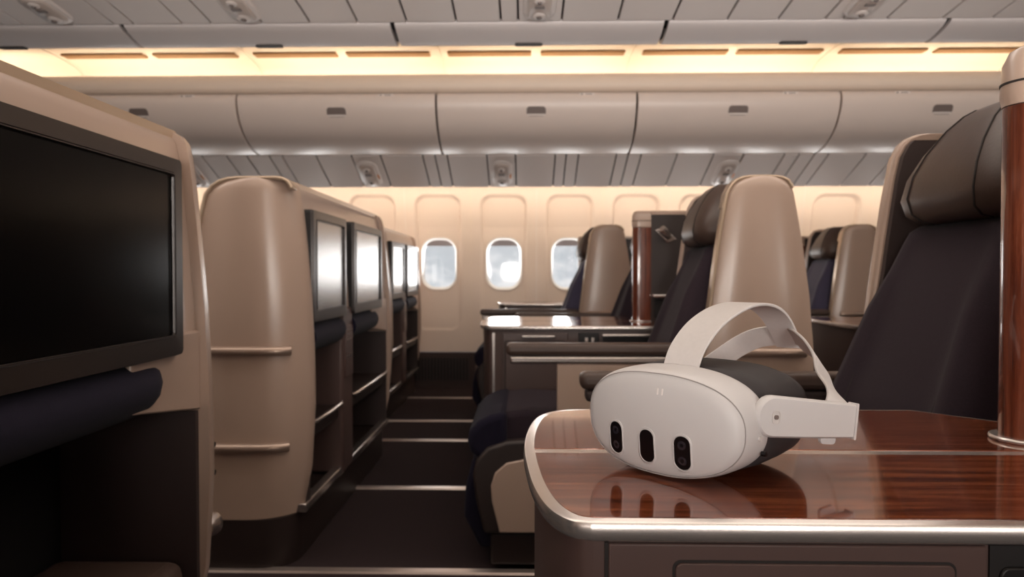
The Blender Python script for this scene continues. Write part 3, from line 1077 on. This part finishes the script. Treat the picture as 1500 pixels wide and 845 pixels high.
    pts = [(bx - 0.44, 0.475), (cx0 + 0.16, 0.490), (cx0 + 0.08, 0.482), (cx0 + 0.03, 0.462), (cx0 + 0.005, 0.43), (cx0 - 0.002, 0.40), (cx0 + 0.006, 0.37), (cx0 + 0.04, 0.345), (bx - 0.44, 0.345)]
    MB().prism(pts, 'y', ya - 0.01 + low, yb + 0.01).build('seat_cushion', M[fabric], root, bevel=0.018, segs=3, angle=50)
    pts = [(cx0 + 0.10, 0.493), (cx0 + 0.05, 0.482), (cx0 + 0.01, 0.462), (cx0 - 0.018, 0.43), (cx0 - 0.022, 0.40), (cx0 - 0.012, 0.365), (cx0 + 0.02, 0.34), (cx0 + 0.10, 0.34)]
    MB().prism(pts, 'y', ya - 0.05 + low, yb + 0.014).build('front_roll', M['navy'], root, bevel=0.02, segs=3, angle=55)
    pts = [(cx0 - 0.008, 0.34), (cx0 + 0.04, 0.34), (cx0 + 0.07, 0.06), (cx0 + 0.015, 0.06), (cx0 - 0.035, 0.16), (cx0 - 0.03, 0.25)]
    MB().prism(pts, 'y', ya - 0.03 + low, yb).build('leg_rest', M['navy'], root, bevel=0.015, segs=3)
    # side frame: dark brown arch with a beige inset
    for (fy, s, nm) in ((y0 + low, 1, 0), (y1, -1, 1)):
        pts = [(bx - 0.36, 0.12), (cx0 + 0.03, 0.12), (cx0 + 0.005, 0.22), (cx0 - 0.005, 0.30), (cx0 + 0.005, 0.345), (cx0 + 0.04, 0.385), (cx0 + 0.10, 0.405), (cx0 + 0.20, 0.412), (bx - 0.36, 0.412)]
        fr = MB().prism(pts, 'y', fy, fy + s * 0.045).build('side_frame', M['dark'], root, bevel=0.01, segs=3)
        pts = [(bx - 0.37, 0.125), (cx0 + 0.078, 0.125), (cx0 + 0.055, 0.22), (cx0 + 0.052, 0.27), (cx0 + 0.065, 0.31), (cx0 + 0.10, 0.34), (cx0 + 0.16, 0.352), (bx - 0.37, 0.352)]
        MB().prism(pts, 'y', fy - s * 0.006, fy + s * 0.02).build('side_inset', M['shell'], fr, bevel=0.004)
    MB().box(cx0 + 0.05, bx - 0.38, y0 + low + 0.012, y1 - 0.012, 0.018, 0.118).build('base', M['dark'], root, bevel=0.008)
    MB().box(cx0 + 0.14, bx - 0.42, y0 + low + 0.06, y1 - 0.06, 0.0, 0.02).build('foot', M['black'], root)
    MB().prism([(bx + interp(FRONT, 0.1), 0.0), (bx + interp(BACK, 0.1), 0.0), (bx + interp(BACK, 0.15), 0.155), (bx + interp(FRONT, 0.15), 0.155)], 'y', y0 + 0.006, y1 - 0.006).build('skirt', M['dark'], root)
    # arms
    for (ay0, ay1) in (((y0 + 0.004, y0 + 0.058),) if arms == 'near' else ((y1 - 0.058, y1 - 0.004),)):
        a0, a1 = bx - 0.932, bx - 0.335
        MB().box(a0, a1, ay0, ay1, 0.668, 0.706).build('arm_pad', M['leather'], root, bevel=0.014, segs=3)
        MB().box(a0 + 0.012, a1, ay0 + 0.004, ay1 - 0.004, 0.642, 0.667).build('arm_trim', M['metal'] if arms == 'near' else M['lining'], root, bevel=0.008, segs=3)
        MB().box(bx - 0.775, a1, ay0 + 0.008, ay1 - 0.008, 0.415, 0.641).build('arm_panel', M['shell'], root, bevel=0.004)
    return root


seat_fg = make_seat(1.050, 0.94, 0.565, 'large dark seat at the right, brown leather headrest, behind the wooden table', 'plum', fx0=-0.95, arms='far', low=0.085)
seat_mid = make_seat(0.872, 2.06, 0.53, 'seat with tall beige side shell standing right behind the headset', 'plum')
seat_back = make_seat(0.872, 3.255, 0.50, 'seat mostly hidden behind the divider of the middle console table', 'plum', arms='far')  # nearly unseen, added so the nearest monitor reflects dark seating
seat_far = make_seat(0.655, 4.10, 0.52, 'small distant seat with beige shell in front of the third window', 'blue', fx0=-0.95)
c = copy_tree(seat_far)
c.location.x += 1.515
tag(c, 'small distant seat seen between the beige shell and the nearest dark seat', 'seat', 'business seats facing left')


# ================================================================== CONSOLES between the seats of a pair
TAB = 0.717
TPOLY_L = [(0.0545, 0.0), (0.036, 0.008), (0.0204, 0.034), (0.0094, 0.080), (0.002, 0.147), (-0.0024, 0.250), (0.0046, 0.352), (0.0196, 0.420), (0.05, 0.456), (0.106, 0.469)]


def console(lx, fy, depth, length, label, nose, cut=None, near=False, z=TAB):
    root = thing('side_console', (lx + 0.3, fy + depth / 2, 0), label, 'console table', 'wood topped consoles between the seats')
    k = depth / 0.469
    left = [(p.x, p.y) for p in catmull(TPOLY_L, 5)]
    poly = [(x, y * k) for x, y in left]
    if cut:
        poly += [(cut[0], depth), (cut[1], cut[2])]
        poly += [(length, cut[2])]
    else:
        poly += [(length, depth)]
    poly += [(length, 0.0)]
    poly = ccw([(lx + x, fy + y) for x, y in poly])
    # metal edged slab
    rim = MB()
    i1 = offset_poly(poly, 0.004)
    rim.loft([[(x, y, z - 0.0165) for x, y in i1], [(x, y, z - 0.0145) for x, y in offset_poly(poly, 0.001)], [(x, y, z - 0.012) for x, y in poly], [(x, y, z - 0.004) for x, y in offset_poly(poly, 0.0003)],
              [(x, y, z - 0.0012) for x, y in offset_poly(poly, 0.0014)], [(x, y, z) for x, y in offset_poly(poly, 0.004)]])
    rim.build('table_rim', M['rim'], root, angle=25)
    inn = offset_poly(poly, 0.0125)
    ys = fy + 0.222 * k
    for (a, keep) in ((ys - 0.010 * k, False), (ys + 0.010 * k, True)):
        pp = clip_y(inn, a, keep)
        MB().prism(pp, 'z', z - 0.001, z + 0.0006).build('wood_top', M['wood'], root)
    # body
    bp = offset_poly(poly, 0.013)
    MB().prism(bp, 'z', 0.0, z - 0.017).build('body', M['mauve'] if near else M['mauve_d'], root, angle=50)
    f0 = fy + 0.013
    if near:
        sx = (0.068, 0.374, 0.122, 0.347)
        ztop, hd = z - 0.020, 0.682
        fpan = MB().box(lx + sx[0], lx + sx[1], f0 - 0.004, f0 + 0.004, 0.05, ztop).build('front_panel', M['mauve'], root, bevel=0.0015)
        MB().prism(rrect(lx + (sx[2] + sx[3]) / 2, hd - 0.07, sx[3] - sx[2] + 0.004, 0.144, 0.007), 'y', f0 - 0.0045, f0 - 0.0035).build('drawer_gap', M['seam'], fpan)
        MB().prism(rrect(lx + (sx[2] + sx[3]) / 2, hd - 0.07, sx[3] - sx[2], 0.140, 0.006), 'y', f0 - 0.0065, f0 - 0.003).build('drawer', M['mauve'], fpan, bevel=0.001)
        MB().box(lx + sx[0] - 0.003, lx + sx[0], f0 - 0.002, f0 + 0.002, 0.05, ztop).build('panel_gap', M['seam'], root)
        # control niche with a handset
        nx = lx + sx[1] + 0.003
        ni = MB().box(nx, nx + 0.20, f0 - 0.002, f0 + 0.02, 0.52, ztop).build('control_niche', M['black'], root)
        mb = MB()
        mb.prism(rrect(nx + 0.07, 0.60, 0.125, 0.16, 0.008), 'y', f0 - 0.0045, f0 - 0.001)
        mb.build('niche_frame', M['bezel_side'], ni, bevel=0.002)
        mb = MB()
        lp = rrect(nx + 0.085, 0.60, 0.10, 0.13, 0.012)
        mb.loft([[(x, f0 - 0.004, zz) for x, zz in lp], [(x, f0 - 0.012, zz) for x, zz in lp], [(x, f0 - 0.017, zz) for x, zz in offset_poly(ccw(lp), 0.006)]])
        mb.build('handset', M['bezel'], ni, angle=40)
        MB().tube([(nx + 0.036, f0 - 0.016, 0.545), (nx + 0.036, f0 - 0.017, 0.60), (nx + 0.042, f0 - 0.016, 0.658)], 0.0022, n=8).build('handset_edge', M['metal'], ni)
    else:
        fpan = MB().box(lx + 0.10, lx + 0.355, f0 - 0.010, f0 + 0.004, 0.05, z - 0.028).build('front_panel', M['mauve_d'], root, bevel=0.003)
        MB().prism(rrect(lx + 0.225, 0.40, 0.235, 0.52, 0.012), 'y', f0 - 0.0115, f0 - 0.0095).build('door_gap', M['seam'], fpan)
        MB().prism(rrect(lx + 0.225, 0.40, 0.227, 0.512, 0.010), 'y', f0 - 0.0145, f0 - 0.009).build('door', M['mauve_d'], fpan, bevel=0.002)
        MB().box(lx + 0.175, lx + 0.305, f0 - 0.018, f0 - 0.009, z - 0.046, z - 0.036).build('drawer_pull', M['metal'], fpan, bevel=0.003)
        MB().box(lx + 0.06, lx + 0.07, f0 - 0.004, f0 + 0.004, 0.05, z - 0.028).build('edge_strip', M['metal'], root)
        so = MB().box(lx + 0.395, lx + 0.475, f0 - 0.008, f0 + 0.006, z - 0.075, z - 0.026).build('socket_plate', M['black'], root, bevel=0.004)
        mb = MB()
        for q in (0.42, 0.445):
            mb.box(lx + q, lx + q + 0.012, f0 - 0.010, f0 - 0.007, z - 0.062, z - 0.045)
        mb.build('socket', M['metal'], so)
        MB().box(lx + 0.49, lx + 0.78, f0 - 0.004, f0 + 0.006, z - 0.13, z - 0.030).build('storage_recess', M['black'], root)
        MB().box(lx + 0.485, lx + 0.785, f0 - 0.022, f0 - 0.003, z - 0.042, z - 0.030).build('recess_tray', M['metal'], root, bevel=0.004)
    # divider: wooden nose, beige cap, dark panel
    nx, ny = nose
    ptop = 1.117

    def nosepoly(r, l, g=0.0):
        pts = [(nx + l, ny - r - g)]
        for q in range(13):
            a = -PI / 2 - PI * q / 12
            pts.append((nx + r + (r + g) * math.cos(a), ny + (r + g) * math.sin(a)))
        pts.append((nx + l, ny + r + g))
        return ccw(pts)
    MB().prism(nosepoly(0.028, 0.075), 'z', z + 0.0012, ptop).build('divider_post', M['wood_v'], root, angle=50)
    mb = MB()
    mb.loft([[(x, y, zz) for x, y in nosepoly(0.028, 0.0745, g)] for zz, g in ((ptop + 0.001, 0.001), (ptop + 0.012, 0.003), (ptop + 0.05, 0.001), (ptop + 0.066, -0.006), (ptop + 0.070, -0.014))])
    mb.loft([[(x, y, zz) for x, y in ((nx + 0.076, ny - 0.027 - g), (nx + 0.46, ny - 0.027 - g), (nx + 0.46, ny + 0.027 + g), (nx + 0.076, ny + 0.027 + g))] for zz, g in ((ptop + 0.053, 0.0), (ptop + 0.064, 0.0), (ptop + 0.070, -0.012))])
    cap = mb.build('divider_cap', M['shell'], root, angle=50)
    mb = MB()
    mb.loft([[(x, y, zz) for x, y in nosepoly(0.028, 0.074, 0.0034)] for zz in (ptop + 0.026, ptop + 0.0285)])
    mb.build('cap_seam', M['seam'], cap)
    MB().prism(nosepoly(0.028, 0.075, 0.010), 'z', z + 0.0006, z + 0.006).build('post_flange', M['rim'], root, bevel=0.002)
    MB().box(nx + 0.075, nx + 0.46, ny - 0.024, ny + 0.024, z + 0.001, ptop + 0.052).build('divider_panel', M['dark'], root)
    MB().box(nx + 0.076, nx + 0.46, ny - 0.075, ny - 0.022, 0.822, 0.834).build('divider_shelf', M['rim'], root, bevel=0.004)
    so = MB().box(nx + 0.09, nx + 0.20, ny - 0.030, ny - 0.020, 0.735, 0.812).build('socket_box', M['black'], root, bevel=0.004)
    mb = MB()
    for q in (0.12, 0.155):
        mb.box(nx + q, nx + q + 0.014, ny - 0.033, ny - 0.029, 0.765, 0.785)
    mb.build('socket', M['latch'], so)
    # reading lamp: diamond plate, swivel head
    lx_, lz = nx + 0.135, 1.085
    dia = [(lx_ - 0.045, lz + 0.02), (lx_ - 0.005, lz + 0.032), (lx_ + 0.05, lz - 0.02), (lx_ + 0.01, lz - 0.034)]
    lampb = MB().prism(dia, 'y', ny - 0.029, ny - 0.021).build('lamp_plate', M['metal'], root, bevel=0.003)
    mb = MB()
    mb.tube([(lx_ + 0.012, ny - 0.03, lz - 0.012), (lx_ + 0.004, ny - 0.045, lz + 0.002), (lx_ - 0.012, ny - 0.06, lz + 0.015), (lx_ - 0.022, ny - 0.068, lz + 0.024)], [0.012, 0.016, 0.018, 0.014], n=14)
    mb.build('lamp_head', M['metal'], lampb, angle=50)
    return root


con_fg = console(0.0, 0.541, 0.469, 1.25, 'nearest wood topped console table with metal rim carrying the white headset', (0.574, 0.822), cut=(0.57, 0.655, 0.385), near=True)
con_mid = console(-0.19, 2.62, 0.60, 0.93, 'middle console table with glossy top and drawer, left of the headset', (0.455, 2.90))
con_far = console(-0.20, 4.64, 0.40, 0.80, 'farthest console table, under the third window', (0.372, 4.83))
c = copy_tree(con_mid)
c.location.x += 1.465
tag(c, 'console table end seen between the beige shell and the nearest dark seat', 'console table', 'wood topped consoles between the seats')
c = copy_tree(con_far)
c.location.x += 1.515
tag(c, 'farthest right console table, below the small seat by the bright window edge', 'console table', 'wood topped consoles between the seats')

# ================================================================== HEADSET
HC = Vector((0.1425, 0.6805, 0.7715))
PH = math.radians(45)
U = Vector((math.cos(PH), -math.sin(PH), 0))
F = Vector((-math.sin(PH), -math.cos(PH), 0))       # the way the visor looks
Z = Vector((0, 0, 1))
hs = thing('vr_headset', (HC.x, HC.y, TAB), 'white virtual reality headset with three black sensor pills resting on the wooden table', 'headset')


def HP(u, v, w):
    return HC + U * u + Z * v + F * w


def outline(a, b, n=56, e=2.42):
    pts = []
    for k in range(n):
        t = 2 * PI * k / n
        c_, s_ = math.cos(t), math.sin(t)
        x = a * math.copysign(abs(c_) ** (2 / e), c_)
        y = b * math.copysign(abs(s_) ** (2 / e), s_)
        pts.append((x, y))
    return pts


HA, HB = 0.0915, 0.0535


def curve_w(u):
    return -0.95 * u * u


loops = []
for sc, w in ((0.93, -0.029), (0.985, -0.027), (1.0, -0.020), (1.0, -0.008), (0.997, 0.004), (0.985, 0.0135), (0.965, 0.0195), (0.935, 0.0240), (0.87, 0.0270), (0.6, 0.0300), (0.3, 0.0318), (0.05, 0.0322)):
    lp = []
    for u, v in outline(HA, HB):
        kk = 1 if w > -0.03 else 0.6
        uu = u * sc if sc > 0.8 else u * sc
        vv = v * (1 - (1 - sc) * (1.25 if sc > 0.8 else 1.0))
        lp.append(HP(uu, vv, w + curve_w(uu)))
    loops.append(lp)
MB().loft(loops).build('visor', M['hs_white'], hs, angle=70, sub=1)


def front_w(u, v):
    """front surface depth of the visor at (u, v)"""
    rr = (abs(u / HA) ** 2.42 + abs(v / HB) ** 2.42) ** (1 / 2.42)
    return interp([(0.05, 0.0322), (0.3, 0.0318), (0.6, 0.0300), (0.87, 0.0270), (0.935, 0.0240), (0.965, 0.0195), (0.985, 0.0135), (1.0, 0.0)], rr) + curve_w(u)


mb = MB()
pts = [HP(u, v, front_w(u, v) + 0.0001) for u, v in [(a + 0.0022, b) for a, b in outline(HA * 0.948, HB * 0.92, 80, 2.42)]]
mb.tube(pts + pts[:1], 0.00055, n=6)
mb.build('parting_line', M['hs_line'], hs)
for (pu, pz) in ((-0.0420, 0.7508), (-0.0028, 0.7495), (0.0355, 0.7490)):
    v0 = pz - HC.z
    rim_o = rrect(pu, v0, 0.0205, 0.0385, 0.0100, 7)
    rim_i = rrect(pu, v0, 0.0160, 0.0322, 0.0079, 7)
    mb = MB()
    mb.loft([[HP(u, v, front_w(u, v) - 0.0015) for u, v in rim_o], [HP(u, v, front_w(u, v) + 0.0005) for u, v in offset_poly(rim_o, 0.0006)],
             [HP(u, v, front_w(u, v) + 0.0007) for u, v in offset_poly(rim_i, -0.0006)], [HP(u, v, front_w(u, v) - 0.0006) for u, v in rim_i], [HP(u, v, front_w(u, v) - 0.002) for u, v in rim_i]], cap=False)
    sr = mb.build('sensor_surround', M['hs_white'], hs, angle=60)
    mb = MB()
    mb.loft([[HP(u, v, front_w(u, v) - 0.002) for u, v in rim_i], [HP(u, v, front_w(u, v) + 0.0003) for u, v in offset_poly(rim_i, 0.0001)]])
    mb.build('sensor_window', M['hs_glass'], sr, angle=50)
    if abs(pu) > 0.01:
        for dv in (-0.0075, 0.0075):
            mb = MB()
            for (r0, a, b) in ((0.0042, 0.0002, 0.0006),):
                cs = [(pu + r0 * math.cos(2 * PI * k / 20), v0 + dv + r0 * math.sin(2 * PI * k / 20)) for k in range(20)]
                mb.loft([[HP(u, v, front_w(u, v) + a) for u, v in cs], [HP(u, v, front_w(u, v) + b) for u, v in cs]])
            mb.build('camera_lens', M['hs_lens'], sr)
            cs = [(pu + 0.0018 * math.cos(2 * PI * k / 16), v0 + dv + 0.0018 * math.sin(2 * PI * k / 16)) for k in range(16)]
            mb = MB()
            mb.loft([[HP(u, v, front_w(u, v) + 0.0005) for u, v in cs], [HP(u, v, front_w(u, v) + 0.0008) for u, v in cs]])
            mb.build('lens_pupil', M['hs_glass'], sr)
for du in (-0.0025, 0.0025):
    lp = rrect(0.011 + du, 0.0325, 0.0016, 0.0062, 0.0007, 3)
    MB().loft([[HP(u, v, front_w(u, v) - 0.0002) for u, v in lp], [HP(u, v, front_w(u, v) + 0.00012) for u, v in lp]]).build('faint_mark', M['hs_mark'], hs)

# facial interface: soft dark hood behind the visor
loops = []
for sa, sb, w in ((0.90, 0.86, -0.024), (0.975, 0.965, -0.031), (0.99, 0.985, -0.050), (0.985, 0.98, -0.085), (0.97, 0.95, -0.112), (0.93, 0.86, -0.130), (0.84, 0.70, -0.138)):
    loops.append([HP(u * sa, v * sb, w - 0.5 * u * u) for u, v in outline(HA, HB, 56, 2.9)])
mb = MB()
inner_l = [[HP(u * s, v * q, w - 0.5 * u * u) for u, v in outline(HA, HB, 56, 2.5)] for s, q, w in ((0.74, 0.58, -0.128), (0.70, 0.54, -0.06))]
mb.loft(loops + inner_l)
mb.build('facial_interface', M['hs_black'], hs, angle=60)


# side arms
def arm(side, splay):
    base = Vector(HP(side * 0.0905, 0.013, -0.030))
    d0 = -F
    ang = -splay * side
    d = Vector((d0.x * math.cos(ang) - d0.y * math.sin(ang), d0.x * math.sin(ang) + d0.y * math.cos(ang), 0))
    d = (d + Z * -0.13).normalized()
    nrm = Vector((d.y, -d.x, 0)) * side
    if nrm.dot(U * side) < 0:
        nrm = -nrm
    nrm.normalize()
    vv = d.cross(nrm)
    if vv.z < 0:
        vv = -vv
    Ln = 0.106
    pts = []
    r = 0.0195
    for k in range(13):
        a = PI / 2 + PI * k / 12
        pts.append((r * math.cos(a), r * math.sin(a)))
    top, bot = 0.0188, -0.0188
    pts += [(0.04, bot), (Ln, -0.0165), (Ln, 0.0175), (0.04, top)]
    pts = ccw(pts)

    def Q(a, b, c_):
        return base + d * a + vv * b + nrm * c_
    mb = MB()
    mb.loft([[Q(a, b, -0.002) for a, b in offset_poly(pts, 0.0015)], [Q(a, b, 0.0) for a, b in pts], [Q(a, b, 0.006) for a, b in pts], [Q(a, b, 0.0085) for a, b in offset_poly(pts, 0.002)]])
    ar = mb.build('side_arm', M['hs_white'], hs, angle=40)
    mb = MB()
    lp = rrect(0.002, 0, 0.0100, 0.0125, 0.004, 6)
    mb.loft([[Q(a, b, 0.008) for a, b in lp], [Q(a, b, 0.0092) for a, b in lp], [Q(a * 0.88, b * 0.88, 0.0092) for a, b in lp], [Q(a * 0.88, b * 0.88, 0.0086) for a, b in lp]])
    mb.build('pivot_ring', M['hs_strap'], ar)
    lp = rrect(0.002, 0, 0.0052, 0.0042, 0.002, 5)
    MB().loft([[Q(a, b, 0.0084) for a, b in lp], [Q(a, b, 0.0094) for a, b in lp]]).build('pivot_slot', M['latch'], ar)
    MB().loft([[Q(a, b, c_) for a, b in rrect(Ln - 0.0006, 0.0005, 0.0026, 0.0360, 0.001, 2)] for c_ in (-0.0015, 0.0095)]).build('arm_end', M['hs_white'], ar)
    return Q, Ln


QR, LN = arm(1, math.radians(21))
QL, _ = arm(-1, math.radians(21))
# status dot on the side of the visor and a port
p = HP(0.0915, -0.022, -0.022)
MB().tube([p - U * 0.003, p + U * 0.0016], 0.0024, n=10).build('audio_port', M['hs_glass'], hs)
p = HP(0.0925, -0.006, -0.012)
MB().tube([p - U * 0.003, p + U * 0.0006], 0.0022, n=10).build('side_button', M['hs_strap'], hs)

# top strap
sp_pts = catmull([HP(-0.002, 0.046, -0.026), HP(-0.002, 0.068, -0.040), HP(-0.002, 0.091, -0.074), HP(-0.001, 0.106, -0.118), HP(-0.002, 0.111, -0.165), HP(-0.004, 0.106, -0.212), HP(-0.006, 0.092, -0.250), HP(-0.008, 0.068, -0.283), HP(-0.008, 0.050, -0.297)], 5)


def frame(path, widths, wdir):
    ws, ns = [], []
    for i, p in enumerate(path):
        t = (path[min(i + 1, len(path) - 1)] - path[max(i - 1, 0)]).normalized()
        wd = wdir(i) if callable(wdir) else wdir
        w = (wd - t * wd.dot(t)).normalized()
        ws.append(w * widths[i])
        ns.append(t.cross(w))
    return ws, ns


nP = len(sp_pts)
ww = [interp([(0, 0.0205), (0.35, 0.0225), (0.7, 0.020), (1, 0.017)], i / (nP - 1)) for i in range(nP)]
ws, ns = frame(sp_pts, ww, U)
MB().ribbon(sp_pts, ws, ns, 0.0034).build('top_strap', M['hs_strap'], hs, angle=35)
# rear strap arching from arm to arm over the back of the head
rp = catmull([QR(0.083, -0.006, -0.004), QR(0.094, 0.018, -0.004), Vector((0.3205, 0.727, 0.8035)), Vector((0.331, 0.765, 0.8165)), Vector((0.338, 0.81, 0.828)), Vector((0.342, 0.86, 0.836)),
              HP(-0.008, 0.066, -0.293), Vector((0.318, 0.927, 0.831)), Vector((0.298, 0.948, 0.817)), Vector((0.272, 0.955, 0.797)), Vector((0.242, 0.955, 0.778)), Vector((0.19, 0.94, 0.768)),
              QL(0.096, 0.004, -0.004), QL(0.083, -0.006, -0.004)], 6)
nP = len(rp)
ws, ns = [], []
cen = HP(0, 0.0, -0.14)
for i, p in enumerate(rp):
    t = (rp[min(i + 1, nP - 1)] - rp[max(i - 1, 0)]).normalized()
    radial = (p - cen)
    radial = (radial - t * radial.dot(t)).normalized()
    w = t.cross(radial).normalized()
    bias = Vector((0.9, -0.4, 0.0)) * (0.7 * max(0.0, 1 - i / (nP * 0.36)) ** 1.2)
    if w.dot(bias) < 0:
        bias = -bias
    w = w + bias
    w = (w - t * w.dot(t)).normalized()
    radial = w.cross(t)
    ws.append(w * 0.0145)
    ns.append(radial)
MB().ribbon(rp, ws, ns, 0.003).build('rear_strap', M['hs_strap'], hs, angle=35)
for Q in (QR, QL):
    MB().loft([[Q(a, b, c_) for a, b in rrect(0.083, -0.012, 0.020, 0.026, 0.004, 4)] for c_ in (-0.0055, -0.0022)]).build('strap_clip', M['hs_white'], hs)
